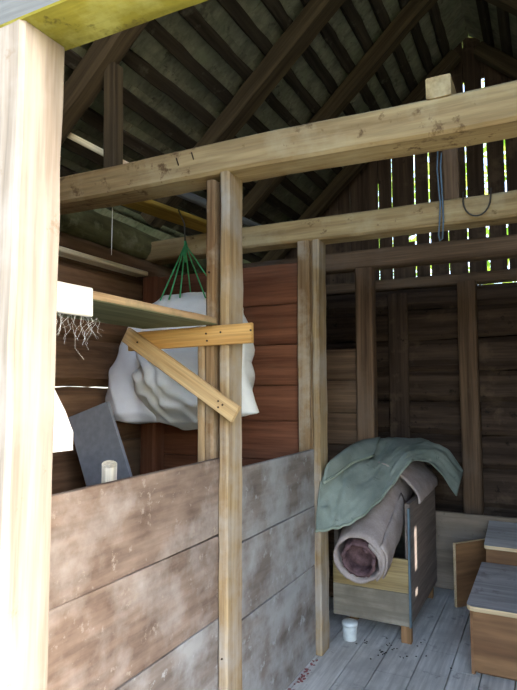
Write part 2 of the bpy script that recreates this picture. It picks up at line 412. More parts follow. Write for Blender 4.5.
# tie beams ------------------------------------------------------------
TL, TR = XL - .12, XR + .02
bl = ['thick pale tan tie beam nearest the doorway, resting on the nail-studded stall post',
      'second tie beam back, hung with blue twine and a dark wire loop',
      'third tie beam back, dim brown, carried by the lone post behind the chest',
      'farthest thin dark tie beam, lying on the log back wall under the light slits']
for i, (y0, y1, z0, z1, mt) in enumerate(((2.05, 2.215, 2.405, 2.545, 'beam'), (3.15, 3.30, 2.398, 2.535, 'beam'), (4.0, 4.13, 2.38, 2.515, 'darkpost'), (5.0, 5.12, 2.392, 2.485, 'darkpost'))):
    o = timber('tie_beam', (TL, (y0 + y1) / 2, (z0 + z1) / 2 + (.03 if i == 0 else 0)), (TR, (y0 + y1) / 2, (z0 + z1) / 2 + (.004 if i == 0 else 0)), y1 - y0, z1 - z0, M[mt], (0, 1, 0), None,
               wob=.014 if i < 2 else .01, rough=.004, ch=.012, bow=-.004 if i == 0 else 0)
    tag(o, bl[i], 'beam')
    if i == 0:
        for (x, z) in ((-1.42, 2.505), (-1.34, 2.515)):
            bm = bmesh.new(); bmesh.ops.create_cone(bm, cap_ends=True, segments=6, radius1=.003, radius2=.003, depth=.05)
            n_ = link('nail', bm, M['iron']); n_.matrix_world = Matrix.Translation((x, 2.035, z)) @ Matrix.Rotation(.5, 4, 'Y') @ Matrix.Rotation(1.0, 4, 'X'); attach(n_, o) if False else None
            n_.parent = o; n_.matrix_parent_inverse = o.matrix_world.inverted()

# wall plate logs over the left wall
o = timber('wall_plate_log', (XL - .09, .75, 2.50), (XL - .09, 5.3, 2.50), .2, .22, M['bark'], (1, 0, 0), None, True, wob=.02, rough=.02, rnd=1)
tag(o, 'greenish round bark-covered log along the top of the stall wall', 'log')
o = timber('wall_plate_log', (XL - .06, .75, 2.325), (XL - .06, 5.0, 2.325), .16, .15, M['log'], (1, 0, 0), None, True, wob=.008, rough=.006, ch=.04)
tag(o, 'brown squared log under the bark log on the stall wall', 'log')
o = timber('ledge_board', (XL + .035, .8, 2.262), (XL + .035, 3.02, 2.272), .10, .03, M['ledge'], (1, 0, 0), None, wob=.004)
tag(o, 'narrow pale ledge board along the stall wall beneath the top logs', 'board')

# posts ----------------------------------------------------------------
def slot_post(loc, parts, label):
    r = empty('stall_post', loc)
    for (nm, x0, x1, y0, y1, z1, mt) in parts:
        timber(nm, ((x0 + x1) / 2, (y0 + y1) / 2, 0), ((x0 + x1) / 2, (y0 + y1) / 2, z1), x1 - x0, y1 - y0, M[mt], (1, 0, 0), r, wob=.004, rough=.003, ch=.008, n=40)
    return tag(r, label, 'post')
p1 = slot_post((-1.22, 2.1, 0), (('back_strip', -1.283, -1.241, 2.052, 2.16, 2.405, 'post'), ('side_strip', -1.322, -1.285, 2.055, 2.14, 1.70, 'post'), ('front_strip', -1.212, -1.168, 2.05, 2.185, 2.43, 'lath'), ('tongue', -1.24, -1.213, 2.10, 2.15, 2.40, 'post')),
               'double-strip stall post nearest the doorway, with the diagonal brace nailed to it')
p2 = slot_post((-1.22, 3.2, 0), (('back_strip', -1.318, -1.241, 3.152, 3.28, 2.40, 'post'), ('front_strip', -1.222, -1.178, 3.15, 3.285, 2.40, 'lath'), ('tongue', -1.24, -1.223, 3.17, 3.24, 2.40, 'post')),
               'stall post beside the chest, holding the far end of the stall boards')
for (x, z) in ((-1.19, .43), (-1.262, 2.0)): nail_at((x, 2.05, z), (0, -1, 0), p1)
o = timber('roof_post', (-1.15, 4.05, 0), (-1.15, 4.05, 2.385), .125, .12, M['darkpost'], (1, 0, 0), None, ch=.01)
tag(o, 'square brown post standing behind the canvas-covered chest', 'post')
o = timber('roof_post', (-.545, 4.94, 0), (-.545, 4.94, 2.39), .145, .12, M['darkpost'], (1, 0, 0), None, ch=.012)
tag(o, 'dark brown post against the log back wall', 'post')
o = timber('roof_post', (-2.33, 3.085, 0), (-2.33, 3.085, 2.25), .12, .12, M['red'], (1, 0, 0), None, ch=.012)
tag(o, 'reddish corner post in the stall behind the hanging sack', 'post')
o = timber('prop_post', (-.42, 3.22, 2.535), (-.42, 3.22, 2.90), .085, .09, M['darkpost'], (1, 0, 0), None, ch=.01)
tag(o, 'short slim post standing on the second tie beam beside the blue twine', 'post')
o = timber('wood_block', (-.305, 2.055, 2.590), (-.305, 2.30, 2.590), .088, .078, M['beam'], (1, 0, 0), None, ch=.004, wob=0)
tag(o, 'short squared wood offcut lying on top of the nearest tie beam', 'block')
# roof struts seen beside the door jamb
o = timber('roof_strut', (-1.895, 2.16, 2.53), (-1.905, 2.16, 3.14), .075, .07, M['dark'], (1, 0, 0), None, ch=.006)
tag(o, 'dark upright strut between nearest tie beam and roof', 'strut')
o = timber('lath_strip', (-2.37, 2.235, 2.945), (-1.72, 2.235, 2.555), .022, .034, M['ledge'], (0, 1, 0), None)
tag(o, 'thin pale lath slanting down onto the nearest tie beam', 'lath')
o = timber('loft_board', (-2.09, 2.1, 2.556), (-1.90, 3.29, 2.556), .16, .028, M['yellow'], (1, 0, 0), None, wob=.0)
tag(o, 'ochre yellow board lying across two tie beams above the sack', 'board')
o = timber('loft_pole', (-1.78, 2.29, 2.58), (-1.58, 4.1, 2.575), .05, .05, M['greywood'], (1, 0, 0), None, True, rnd=1, wob=.01)
tag(o, 'grey pole lying over the tie beams behind the ochre board', 'pole')

# stall boards between the posts -----------------------------------------
def stall(name_loc, y0, y1, levels, label):
    r = empty('stall_partition', name_loc)
    for (z0a, z0b, z1a, z1b, mt) in levels:
        zc0, zc1 = (z0a + z1a) / 2, (z0b + z1b) / 2
        timber('board', (-1.227, y0, zc0), (-1.227, y1, zc1), .024, ((z1a - z0a) + (z1b - z0b)) / 2 - .0015, M[mt], (1, 0, 0), r, wob=.002, rough=.0012, ch=.002, n=16)
    return tag(r, label, 'partition')
stall((-1.227, 1.5, 0), .86, 2.10, ((0, 0, .575, .575, 'panel2'), (.578, .578, .905, .905, 'panel'), (.908, .908, 1.205, 1.222, 'panel')), 'half-height partition of worn wide boards between the doorway and nearest post')
stall((-1.227, 2.7, 0), 2.15, 3.17, ((0, 0, .50, .50, 'panel2'), (.503, .503, .83, .83, 'panel2'), (.834, .834, 1.16, 1.15, 'panel2')), 'half-height partition of chalky worn boards between the two stall posts')

def planks(name, p0, p1, zs, t, mat, label, side=(0, 1, 0)):
    r = empty(name, ((V(p0) + V(p1)) / 2))
    for i, (a, c) in enumerate(zs):
        z = V((0, 0, (a + c) / 2))
        timber('board', V(p0) + z, V(p1) + z, t, c - a - .003, mat[i % len(mat)], side, r, wob=.004, rough=.002, ch=.005, n=14)
    return tag(r, label, 'partition')
zl = [0, .27, .55, .81, 1.07, 1.31, 1.53, 1.78, 2.03, 2.285]
planks('plank_partition', (XL + .005, 3.215, 0), (-1.32, 3.215, 0), list(zip(zl[:-1], zl[1:])), .03, [M['red']], 'tall red-brown plank partition behind the hanging sack')
zl = [0, .27, .55, .83, 1.1, 1.33, 1.57, 1.80]
planks('plank_partition', (XL + .005, 4.06, 0), (-1.215, 4.06, 0), list(zip(zl[:-1], zl[1:])), .03, [M['darkpost']], 'lower dim brown plank partition seen past the stall post by the chest')
planks('low_partition', (-1.2, 4.615, 0), (.6, 4.615, 0), [(0, .29), (.29, .575)], .03, [M['lowp']], 'low grey board partition across the back behind the chest and cabinet')
o = timber('leaning_board', (-1.12, 4.94, .02), (-1.12, 4.945, 2.34), .17, .022, M['dim'], (1, 0, 0), None)
tag(o, 'dark upright board against the back wall beside the third post', 'board')

# shelf, cross piece and brace -------------------------------------------
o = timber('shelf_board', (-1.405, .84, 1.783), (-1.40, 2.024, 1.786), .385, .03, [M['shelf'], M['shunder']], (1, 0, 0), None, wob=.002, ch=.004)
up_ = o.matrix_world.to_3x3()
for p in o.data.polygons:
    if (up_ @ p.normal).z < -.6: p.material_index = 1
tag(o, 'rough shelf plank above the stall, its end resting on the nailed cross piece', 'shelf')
for y in (1.45, 1.48, 1.9): nail_at((-1.2085, y, 1.784), (1, 0, 0), o) if False else None
cr = timber('cross_piece', (-1.672, 2.037, 1.716), (-1.048, 2.037, 1.730), .022, .082, M['cross'], (0, 1, 0), None, wob=.001, rough=.001, ch=.003)
tag(cr, 'short yellow pine board nailed level across the nearest stall post', 'board')
br = timber('diagonal_brace', (-1.672, 2.013, 1.748), (-1.108, 2.013, 1.402), .022, .072, M['brace'], (0, 1, 0), None, wob=.001, rough=.001, ch=.003)
tag(br, 'pale pine brace slanting from the cross piece down to the stall post', 'brace')
def child_nail(p, o):
    bm = bmesh.new(); bmesh.ops.create_cone(bm, cap_ends=True, segments=8, radius1=.0048, radius2=.004, depth=.004)
    n_ = link('nail', bm, M['iron']); n_.matrix_world = Matrix.Translation(p) @ Matrix.Rotation(math.pi / 2, 4, 'X')
    n_.parent = o; n_.matrix_parent_inverse = o.matrix_world.inverted()
for p in ((-1.26, 2.025, 1.735), (-1.255, 2.025, 1.705), (-1.19, 2.025, 1.738), (-1.05, 2.025, 1.74)): child_nail(p, cr)
for p in ((-1.185, 2.001, 1.455), (-1.185, 2.001, 1.43), (-1.165, 2.001, 1.44), (-1.60, 2.001, 1.71)): child_nail(p, br)
# sunlit patches by the jamb, put in as near-white boards
bl_ = timber('sunlit_board', (-1.197, .86, 1.752), (-1.197, 1.275, 1.758), .02, .085, M['sunpatch'], (1, 0, 0), None, wob=.001, ch=.003)
tag(bl_, 'board coloured sunlit white, nailed along the shelf edge next to the door jamb', 'board')
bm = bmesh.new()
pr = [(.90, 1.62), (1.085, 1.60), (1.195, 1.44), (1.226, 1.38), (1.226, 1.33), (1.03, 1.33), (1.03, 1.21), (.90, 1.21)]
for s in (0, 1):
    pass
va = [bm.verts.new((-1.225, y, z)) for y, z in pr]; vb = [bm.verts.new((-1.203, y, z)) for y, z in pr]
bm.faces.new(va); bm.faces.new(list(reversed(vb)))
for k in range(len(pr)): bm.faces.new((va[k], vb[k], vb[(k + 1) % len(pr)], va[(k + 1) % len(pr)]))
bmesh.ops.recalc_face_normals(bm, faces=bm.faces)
tag(link('sunlit_offcut', bm, M['sunpatch']), 'board coloured sunlit white, with slanted corner, fixed inside the door jamb above the partition', 'board')
# cobweb below the shelf edge
bm = bmesh.new()
cw = empty('cobweb', (-1.19, 1.2, 1.62))
for k in range(24):
    y = random.uniform(1.12, 1.29); L = random.uniform(.03, .13) * (1 - abs(y - 1.2) * 4)
    y2 = y + random.uniform(-.06, .05)
    pts = [V((-1.185 + random.uniform(-.01, .01), y + (y2 - y) * t + .008 * math.sin(t * 5 + k), 1.712 - L * t)) for t in (0, .25, .5, .75, 1)]
    for a, c in zip(pts[:-1], pts[1:]):
        d = V((0, .0003, 0)); e = V((.0003, 0, 0))
        q = [bm.verts.new(v) for v in (a - d, a + d, c + d, c - d)]; bm.faces.new(q)
        q = [bm.verts.new(v) for v in (a - e, a + e, c + e, c - e)]; bm.faces.new(q)
bpy.data.objects.remove(cw)
o = link('cobweb', bm, M['web']); tag(o, 'dusty cobweb strands hanging under the white board on shelf edge', 'cobweb', kind='stuff')

# hanging sack ---------------------------------------------------------
sk = empty('hanging_sack', (-1.81, 2.68, 1.3))
def bundle(name, c, prof, dy, mat, fold, rot=0, n=96, m=72, skew=0):
    """cloth bundle: profile of half widths down z, squeezed in Y, creased by fold(angle, z)"""
    bm = bmesh.new(); rows = []
    zs_ = [p[0] for p in prof]
    def hw(z):
        for (a, wa), (b_, wb) in zip(prof[:-1], prof[1:]):
            if b_ <= z <= a:
                t = (a - z) / (a - b_); t = t * t * (3 - 2 * t) * .6 + t * .4
                return wa + (wb - wa) * t
        return prof[-1][1]
    for i in range(m + 1):
        z = zs_[0] + (zs_[-1] - zs_[0]) * i / m; w = hw(z); row = []
        for k in range(n):
            a = 2 * math.pi * k / n
            ca, sa = math.cos(a), math.sin(a)
            x = math.copysign(abs(ca) ** .85, ca) * w; y = math.copysign(abs(sa) ** .9, sa) * w * dy
            d = fold(x, z, sa)
            q = V((x * (1 + d), y * (1 + d), z))
            q += V((ca, sa, 0)) * (noise.noise(V((x * 4, y * 4, z * 4)) + V((c[0], 0, 0))) * .03)
            q.x += skew * (z - zs_[0])
            q.z += noise.noise(V((x * 6, y * 6, 3.3))) * .02
            row.append(bm.verts.new(Matrix.Rotation(rot, 3, 'Z') @ V((q.x, q.y, 0)) + V((c[0], c[1], q.z))))
        rows.append(row)
    for i in range(m):
        for k in range(n): bm.faces.new((rows[i][k], rows[i + 1][k], rows[i + 1][(k + 1) % n], rows[i][(k + 1) % n]))
    bm.faces.new(list(reversed(rows[0]))); bm.faces.new(rows[-1])
    bmesh.ops.recalc_face_normals(bm, faces=bm.faces)
    return link(name, bm, mat, sk, True)
def tri(t):
    t = t % 1.0
    return (1 - abs(2 * t - 1)) ** 1.6
def fold_main(x, z, sa):
    # folds sweep in arcs round the bundle like a bunched sheet
    dx, dz = x - .12, z - 1.78
    r = math.hypot(dx * 1.1, dz) ; a = math.atan2(dz, dx)
    edge = max(0., min(1., (r - .12) / .2))
    ph = r * 11 + 1.5 * noise.noise(V((x * 3.2, z * 3.2, 1.0))) + .5 * noise.noise(V((x * 9, z * 9, 4.0)))
    return edge * .15 * (tri(ph) - .5) * (.7 + .6 * noise.noise(V((x * 4, z * 4, 12)))) + .03 * noise.noise(V((x * 12, z * 12, 5)))
def fold_side(x, z, sa):
    ph = x * 5 + (z - 1.9) * 2.2 + .4 * noise.noise(V((x * 4, z * 3, 9)))
    return .10 * (tri(ph) - .5) * min(1, (1.95 - z) * 3) + .02 * noise.noise(V((x * 12, z * 12, 2)))
bundle('cloth_bundle', (-1.765, 2.72), [(2.05, .07), (2.03, .19), (1.97, .27), (1.86, .305), (1.70, .325), (1.55, .345), (1.42, .30), (1.33, .2), (1.285, .07)], .8, M['sack'], fold_main, rot=.1)
bundle('side_bundle', (-2.07, 2.70), [(1.93, .05), (1.86, .12), (1.74, .18), (1.58, .225), (1.46, .245), (1.37, .235), (1.325, .19), (1.31, .06)], .72, M['sackblue'], fold_side, rot=.15, skew=.03)
bundle('cloth_tail', (-1.50, 2.66), [(1.90, .03), (1.80, .07), (1.6, .075), (1.45, .09), (1.38, .105), (1.36, .05)], .6, M['sack'], fold_side, rot=.1, skew=-.08)
top = V((-1.805, 2.67, 2.335))
for i, e in enumerate(((-1.87, 2.53, 1.99), (-1.79, 2.50, 1.985), (-1.72, 2.50, 1.99), (-1.585, 2.54, 1.985), (-1.66, 2.88, 2.01), (-1.88, 2.86, 2.01))):
    e = V(e); o = tube('twine', [top + V((.004 * math.cos(i), .004 * math.sin(i), 0)), top.lerp(e, .5) + V((0, 0, -.004)), e], .0042, M['twine'], sk)
tube('twine_knot', [top + V((0, 0, .012)), top + V((.006, 0, -.02)), top + V((-.004, .003, -.07)), top + V((.002, 0, -.11))], [.007, .011, .010, .008], M['twine'], sk)
tube('hanging_cord', [(-1.86, 2.68, 2.54), (-1.815, 2.675, 2.45), top], .004, M['darkwire'], sk)
tag(sk, 'bulging white cloth sack hung by green twine above the stall', 'sack')
# stuff in the stall
bm = bmesh.new()
for q in [(-2.03, 2.0, 1.375)]: pass
va = [V(p) for p in ((-2.31, 2.31, 1.35), (-2.03, 2.30, 1.44), (-1.56, 2.19, .572), (-1.87, 2.19, .572))]
n_ = (va[1] - va[0]).cross(va[3] - va[0]).normalized()
f1 = [bm.verts.new(p) for p in va]; f2 = [bm.verts.new(p + n_ * .02) for p in va]
bm.faces.new(f1); bm.faces.new(list(reversed(f2)))
for k in range(4): bm.faces.new((f1[k], f2[k], f2[(k + 1) % 4], f1[(k + 1) % 4]))
bmesh.ops.recalc_face_normals(bm, faces=bm.faces)
o = link('leaning_sheet', bm, M['sheet'])
va0 = o
tag(o, 'blue-grey flat sheet leaning inside the stall behind the peeled pole', 'panel')
bch = empty('plank_bench', (-1.9, 2.0, 0))
timber('seat', (-1.75, 1.2, .533), (-1.75, 2.9, .533), .80, .03, M['red'], (1, 0, 0), bch)
for y in (1.5, 2.6): timber('leg', (-1.73, y, 0), (-1.73, y, .517), .7, .04, M['red'], (1, 0, 0), bch)
tag(bch, 'plank bench inside the stall under the leaning grey sheet', 'bench')
o = timber('peeled_pole', (-1.80, 2.06, .566), (-1.615, 1.852, 1.195), .064, .064, M['peeled'], (1, 0, 0), None, True, rnd=1, wob=.003, rough=.001)
tag(o, 'peeled round pole with pale sawn end standing in the stall', 'pole')

# chest ----------------------------------------------------------------
CX0, CX1, CY0, CY1 = -1.235, -.757, 3.52, 4.44
ch_ = empty('wooden_chest', ((CX0 + CX1) / 2, (CY0 + CY1) / 2, 0))
def pt(name, p0, p1, w, d, mat, side, **kw): return timber(name, p0, p1, w, d, M[mat], side, ch_, wob=.001, rough=.001, ch=.003, **kw)
o = pt('front_board', (CX0, CY0 + .012, .195), (CX1 - .004, CY0 + .012, .195), .024, .19, 'chest', (0, 1, 0)); o['label'] = 'lower grey front board'
o = pt('front_board', (CX0, CY0 + .012, .39), (CX1 - .004, CY0 + .012, .39), .024, .196, 'chestpale', (0, 1, 0)); o['label'] = 'upper ochre front board'
pt('side_panel', (CX1 - .014, CY0 + .026, .455), (CX1 - .014, CY1, .455), .028, .71, 'chestside', (1, 0, 0))
pt('side_panel', (CX0 + .014, CY0 + .026, .455), (CX0 + .014, CY1, .455), .028, .71, 'chestside', (1, 0, 0))
pt('back_panel', (CX0 + .03, CY1 - .014, .455), (CX1 - .03, CY1 - .014, .455), .026, .71, 'chest', (0, 1, 0))
pt('bottom_board', (CX0 + .03, (CY0 + CY1) / 2, .12), (CX1 - .03, (CY0 + CY1) / 2, .12), CY1 - CY0 - .08, .02, 'chest', (0, 1, 0))
pt('filler_board', (CX0 + .03, CY0 + .03, .44), (CX0 + .03, CY0 + .031, .441), .01, .01, 'chest', (1, 0, 0)) if False else None
o = pt('corner_strip', (CX1 + .001, CY0 + .0, .102), (CX1 + .001, CY0 + .0, .79), .012, .03, 'teal', (1, 0, 0)); o['label'] = 'faded teal corner strip'
for (x, y) in ((CX1 - .032, CY0 + .035), (CX0 + .06, CY0 + .25), (CX1 - .05, CY1 - .06), (CX0 + .05, CY1 - .06)):
    o = pt('leg', (x, y, 0), (x, y, .11), .06, .05, 'legwood', (1, 0, 0)); o['label'] = 'short brown block leg'
tag(ch_, 'wooden chest on block legs under the rolled rug, beside the stall post', 'chest')

def crom(p, t):
    n = len(p) - 1; i = min(int(t * n), n - 1); u = t * n - i
    a, b_, c, d = p[max(i - 1, 0)], p[i], p[i + 1], p[min(i + 2, n)]
    return .5 * ((2 * b_) + (c - a) * u + (2 * a - 5 * b_ + 4 * c - d) * u * u + (3 * b_ - a - 3 * c + d) * u ** 3)
# rolled rug -------------------------------------------------------------
rr = empty('rolled_rug', (-.96, 3.3, .42))
A0, A1 = V((-.975, 3.20, .542)), V((-1.03, 4.36, .93))
ax = (A1 - A0); LR = ax.length; ax.normalize(); sx = V((1, 0, 0)); sx = (sx - ax * sx.dot(ax)).normalized(); uz = sx.cross(ax)
if uz.z < 0: uz = -uz
def rp(t, a, r):
    g = 1 + .22 * t
    return A0 + ax * (LR * t) + sx * (math.cos(a) * r * g * .99) + uz * (math.sin(a) * r * g * 1.06 - (.016 if r < .12 else 0))
def spiral(name, r0, r1, a0, a1, th, mat, t0, n=90, m=26, ragged=0, jit=.004):
    bm = bmesh.new(); out, inn = [], []
    for i in range(n + 1):
        a = a0 + (a1 - a0) * i / n; r = r0 + (r1 - r0) * i / n
        ro, ri = [], []
        for j in range(m + 1):
            t = t0 + (1 - t0) * j / m
            q = 1 + .03 * noise.noise(V((math.cos(a) * 1.5, math.sin(a) * 1.5, t * 4)))
            sh = (ragged * noise.noise(V((a * 2, r * 20, 1))) / LR) if j == 0 else 0
            ro.append(bm.verts.new(rp(t + sh, a, r * q + jit * noise.noise(V((a * 6, t * 9, 0))))))
            ri.append(bm.verts.new(rp(t + sh, a, (r - th) * q)))
        out.append(ro); inn.append(ri)
    for i in range(n):
        for j in range(m):
            bm.faces.new((out[i][j], out[i][j + 1], out[i + 1][j + 1], out[i + 1][j]))
            bm.faces.new((inn[i][j], inn[i + 1][j], inn[i + 1][j + 1], inn[i][j + 1]))
        bm.faces.new((out[i][0], out[i + 1][0], inn[i + 1][0], inn[i][0]))
        bm.faces.new((out[i][m], inn[i][m], inn[i + 1][m], out[i + 1][m]))
    for i in (0, n):
        for j in range(m): bm.faces.new((out[i][j], inn[i][j], inn[i][j + 1], out[i][j + 1]))
    bmesh.ops.recalc_face_normals(bm, faces=bm.faces)
    return link(name, bm, mat, rr, True)
spiral('rug', .152, .132, -.9, -.9 + 2 * math.pi * 1.3, .014, M['rug'], 0, ragged=.02)
o = spiral('inner_rug', .106, .092, .3, .3 + 2 * math.pi * 1.15, .016, M['rugcore'], .012, ragged=.03, jit=.012); o['label'] = 'plum brown pile inside the roll'
bm = bmesh.new(); rows = []
for j, (t, r) in enumerate(((.12, .012), (.11, .045), (.08, .082), (.3, .082), (.9, .075))):
    rows.append([bm.verts.new(rp(t + .008 * noise.noise(V((k, j, 0))), 2 * math.pi * k / 20, r)) for k in range(20)])
for a, c in zip(rows[:-1], rows[1:]):
    for k in range(20): bm.faces.new((a[k], a[(k + 1) % 20], c[(k + 1) % 20], c[k]))
bm.faces.new(rows[0])
bmesh.ops.recalc_face_normals(bm, faces=bm.faces)
link('rug_core', bm, M['rugcore'], rr, True)
# loose outer edge of the rug hanging down the side of the roll
bm = bmesh.new(); g_ = []
for i in range(15):
    t = .015 + .5 * i / 14; row = []
    for j in range(7):
        s = j / 6; a = .55 - 1.25 * s
        q = rp(t, a, .158 + .006 * math.sin(i * 1.1 + j) + .012 * s)
        row.append(bm.verts.new(q))
    g_.append(row)
for i in range(14):
    for j in range(6): bm.faces.new((g_[i][j], g_[i][j + 1], g_[i + 1][j + 1], g_[i + 1][j]))
o = link('rug_flap', bm, M['rug'], rr, True); md = o.modifiers.new('thick', 'SOLIDIFY'); md.thickness = .01
bm = bmesh.new(); g_ = []
prof = [(-.99, 1.02), (-.90, .985), (-.82, .925), (-.765, .868), (-.741, .832), (-.738, .79)]
for i in range(25):
    v_ = i / 24; row = []
    for j in range(21):
        q = crom([V((x, 0, z)) for x, z in prof], j / 20)
        n1 = noise.noise(V((i * .16, j * .22, 3))) * .012
        row.append(bm.verts.new((q.x + n1 * .3 + .004, 3.70 + .66 * v_ + .02 * (j / 20) * math.sin(i * .5), q.z + abs(n1) + .02 * v_)))
    g_.append(row)
for i in range(24):
    for j in range(20): bm.faces.new((g_[i][j], g_[i][j + 1], g_[i + 1][j + 1], g_[i + 1][j]))
bmesh.ops.recalc_face_normals(bm, faces=bm.faces)
o = link('rug_end', bm, M['rug'], rr, True); md = o.modifiers.new('thick', 'SOLIDIFY'); md.thickness = .012; md.offset = 1
tag(rr, 'thick taupe rug rolled up and lying over the chest front', 'rug')

# canvas over the rug ------------------------------------------------------
rowsT = [   # from the near hem up and over to the back; each row runs from the stall post side to the outer side
    [(-1.192, 3.105, .70), (-1.10, 3.11, .725), (-1.03, 3.14, .745), (-.955, 3.20, .79), (-.90, 3.42, .855), (-.845, 3.60, .95), (-.785, 3.80, 1.045), (-.69, 4.0, 1.0), (-.575, 4.22, .765)],
    [(-1.188, 3.11, .80), (-1.11, 3.15, .83), (-1.05, 3.20, .85), (-.98, 3.32, .88), (-.92, 3.55, .95), (-.86, 3.75, 1.03), (-.79, 3.93, 1.08), (-.68, 4.12, 1.035), (-.565, 4.3, .83)],
    [(-1.175, 3.125, .92), (-1.11, 3.24, .945), (-1.08, 3.38, .965), (-1.0, 3.52, .98), (-.95, 3.75, 1.04), (-.88, 3.92, 1.09), (-.79, 4.1, 1.115), (-.67, 4.25, 1.06), (-.56, 4.4, .88)],
    [(-1.163, 3.15, 1.0), (-1.13, 3.38, 1.05), (-1.11, 3.62, 1.07), (-1.03, 3.82, 1.08), (-.97, 4.0, 1.11), (-.89, 4.15, 1.13), (-.78, 4.3, 1.12), (-.66, 4.4, 1.05), (-.56, 4.47, .91)],
    [(-1.162, 3.33, 1.055), (-1.165, 3.58, 1.095), (-1.17, 3.9, 1.12), (-1.08, 4.12, 1.14), (-1.01, 4.32, 1.145), (-.90, 4.44, 1.135), (-.79, 4.5, 1.09), (-.68, 4.52, 1.0), (-.58, 4.52, .90)],
    [(-1.168, 3.5, .99), (-1.20, 3.8, 1.03), (-1.19, 4.05, 1.05), (-1.12, 4.3, 1.06), (-1.03, 4.47, 1.05), (-.91, 4.53, 1.03), (-.80, 4.545, .98), (-.70, 4.55, .90), (-.62, 4.55, .83)],
]
RT = [[V(p) for p in r] for r in rowsT]
bm = bmesh.new(); NU, NV = 80, 56; gr = []
for j in range(NV + 1):
    v_ = j / NV; row = []
    for i in range(NU + 1):
        u_ = i / NU
        p = crom([crom(r, u_) for r in RT], v_)
        f = .017 * math.sin(u_ * 19 + v_ * 7 + 2 * noise.noise(V((u_ * 3, v_ * 3, 0)))) * (1 - v_ * .6) * (1 - u_ * .35)
        f += .026 * noise.noise(V((u_ * 7, v_ * 6, 4))) + .011 * noise.noise(V((u_ * 22, v_ * 18, 8)))
        # crease running from the near hem up over the roll
        cz = u_ - (.16 + .25 * v_); f += .02 * math.exp(-(cz / .035) ** 2) * (1 - v_)
        row.append(bm.verts.new(p + V((.35, -.45, .8)).normalized() * f))
    gr.append(row)
for j in range(NV):
    for i in range(NU): bm.faces.new((gr[j][i], gr[j][i + 1], gr[j + 1][i + 1], gr[j + 1][i]))
bmesh.ops.recalc_face_normals(bm, faces=bm.faces)
ctp = empty('canvas_cover', (-.95, 3.9, .8))
o = link('canvas', bm, M['tarp'], ctp, True)
md = o.modifiers.new('thick', 'SOLIDIFY'); md.thickness = .008; md.offset = 0
# rolled hem along the near edge
tube('hem', [crom(RT[0], i / 60) + V((.003, -.006, .004 * math.sin(i))) for i in range(0, 46)], .0085, M['hem'], ctp, 8)
# turned-back fold near the stall post
bm = bmesh.new(); gg = []
for i in range(19):
    row = []; s = i / 18
    for j in range(9):
        t = j / 8
        base = crom([crom(r, .03 + .34 * s) for r in RT], .80 - .36 * t + .10 * s)
        lift = .016 + .05 * math.sin(math.pi * min(1, t * 1.1)) * (1 - .7 * s) + .022 * t
        row.append(bm.verts.new(base + V((.3, -.6, .74)) * lift))
    gg.append(row)
for i in range(18):
    for j in range(8): bm.faces.new((gg[i][j], gg[i][j + 1], gg[i + 1][j + 1], gg[i + 1][j]))
bmesh.ops.recalc_face_normals(bm, faces=bm.faces)
fe = [gg[i][8].co.copy() for i in range(19)]
o = link('fold', bm, M['tarp'], ctp, True); md = o.modifiers.new('thick', 'SOLIDIFY'); md.thickness = .007
tube('hem', [p + V((.002, -.004, -.002)) for p in fe], .0075, M['hem'], ctp, 8)
tag(ctp, 'grey-green canvas sheet draped over the rolled rug', 'cloth')

# white pot beneath the chest -----------------------------------------------
def lathe(name, prof, mat, loc, parent=None, n=28):
    bm = bmesh.new(); rows = [[bm.verts.new((r * math.cos(2 * math.pi * k / n), r * math.sin(2 * math.pi * k / n), z)) for k in range(n)] for r, z in prof]
    for a, c in zip(rows[:-1], rows[1:]):
        for k in range(n): bm.faces.new((a[k], a[(k + 1) % n], c[(k + 1) % n], c[k]))
    bm.faces.new(list(reversed(rows[0]))); bm.faces.new(rows[-1])
    bmesh.ops.recalc_face_normals(bm, faces=bm.faces)
    o = link(name, bm, mat, None, False); o.location = loc
    if parent: o.parent = parent; o.location = V(loc) - parent.location
    for p in o.data.polygons: p.use_smooth = len(p.vertices) == 4
    return o
pot = empty('plastic_pot', (-1.105, 3.44, 0))
lathe('pot_body', [(.038, 0), (.042, .004), (.045, .075), (.046, .082)], M['plastic'], (-1.105, 3.44, 0), pot)
o = lathe('pot_lid', [(.049, .083), (.049, .101), (.044, .106), (.01, .107)], M['plastic'], (-1.105, 3.44, 0), pot); pass
tag(pot, 'small white plastic pot on the floor under the chest', 'pot')

# low furniture ---------------------------------------------------------------
def slab_round(name, x0, x1, y0, y1, z0, z1, rad, mats, parent, tilt=None):
    bm = bmesh.new(); pts = []
    for (cx, cy, a0) in ((x0 + rad, y0 + rad, math.pi), (x1 - rad, y0 + rad, 1.5 * math.pi), (x1 - .002, y1 - .002, 0), (x0 + .002, y1 - .002, .5 * math.pi)):
        r = rad if cy < (y0 + y1) / 2 else .002
        for k in range(7): a = a0 + k * math.pi / 12; pts.append((cx + r * math.cos(a), cy + r * math.sin(a)))
    lo = [bm.verts.new((x, y, z0 + (tilt * (y - y0) if tilt else 0))) for x, y in pts]; hi = [bm.verts.new((x, y, z1 + (tilt * (y - y0) if tilt else 0))) for x, y in pts]
    bm.faces.new(list(reversed(lo))); f = bm.faces.new(hi)
    for k in range(len(pts)):
        q = bm.faces.new((lo[k], lo[(k + 1) % len(pts)], hi[(k + 1) % len(pts)], hi[k])); q.material_index = 1
    return link(name, bm, mats, parent)
def slab_box(name, lo, hi, mat, parent):
    return timber(name, (lo[0], (lo[1] + hi[1]) / 2, (lo[2] + hi[2]) / 2), (hi[0], (lo[1] + hi[1]) / 2, (lo[2] + hi[2]) / 2), hi[1] - lo[1], hi[2] - lo[2], mat, (0, 1, 0), parent, wob=0, rough=0, ch=.004, n=4)
bn = empty('low_cabinet', (.05, 3.7, 0))
BX0, BX1, BY0, BY1 = -.40, .46, 3.31, 4.14
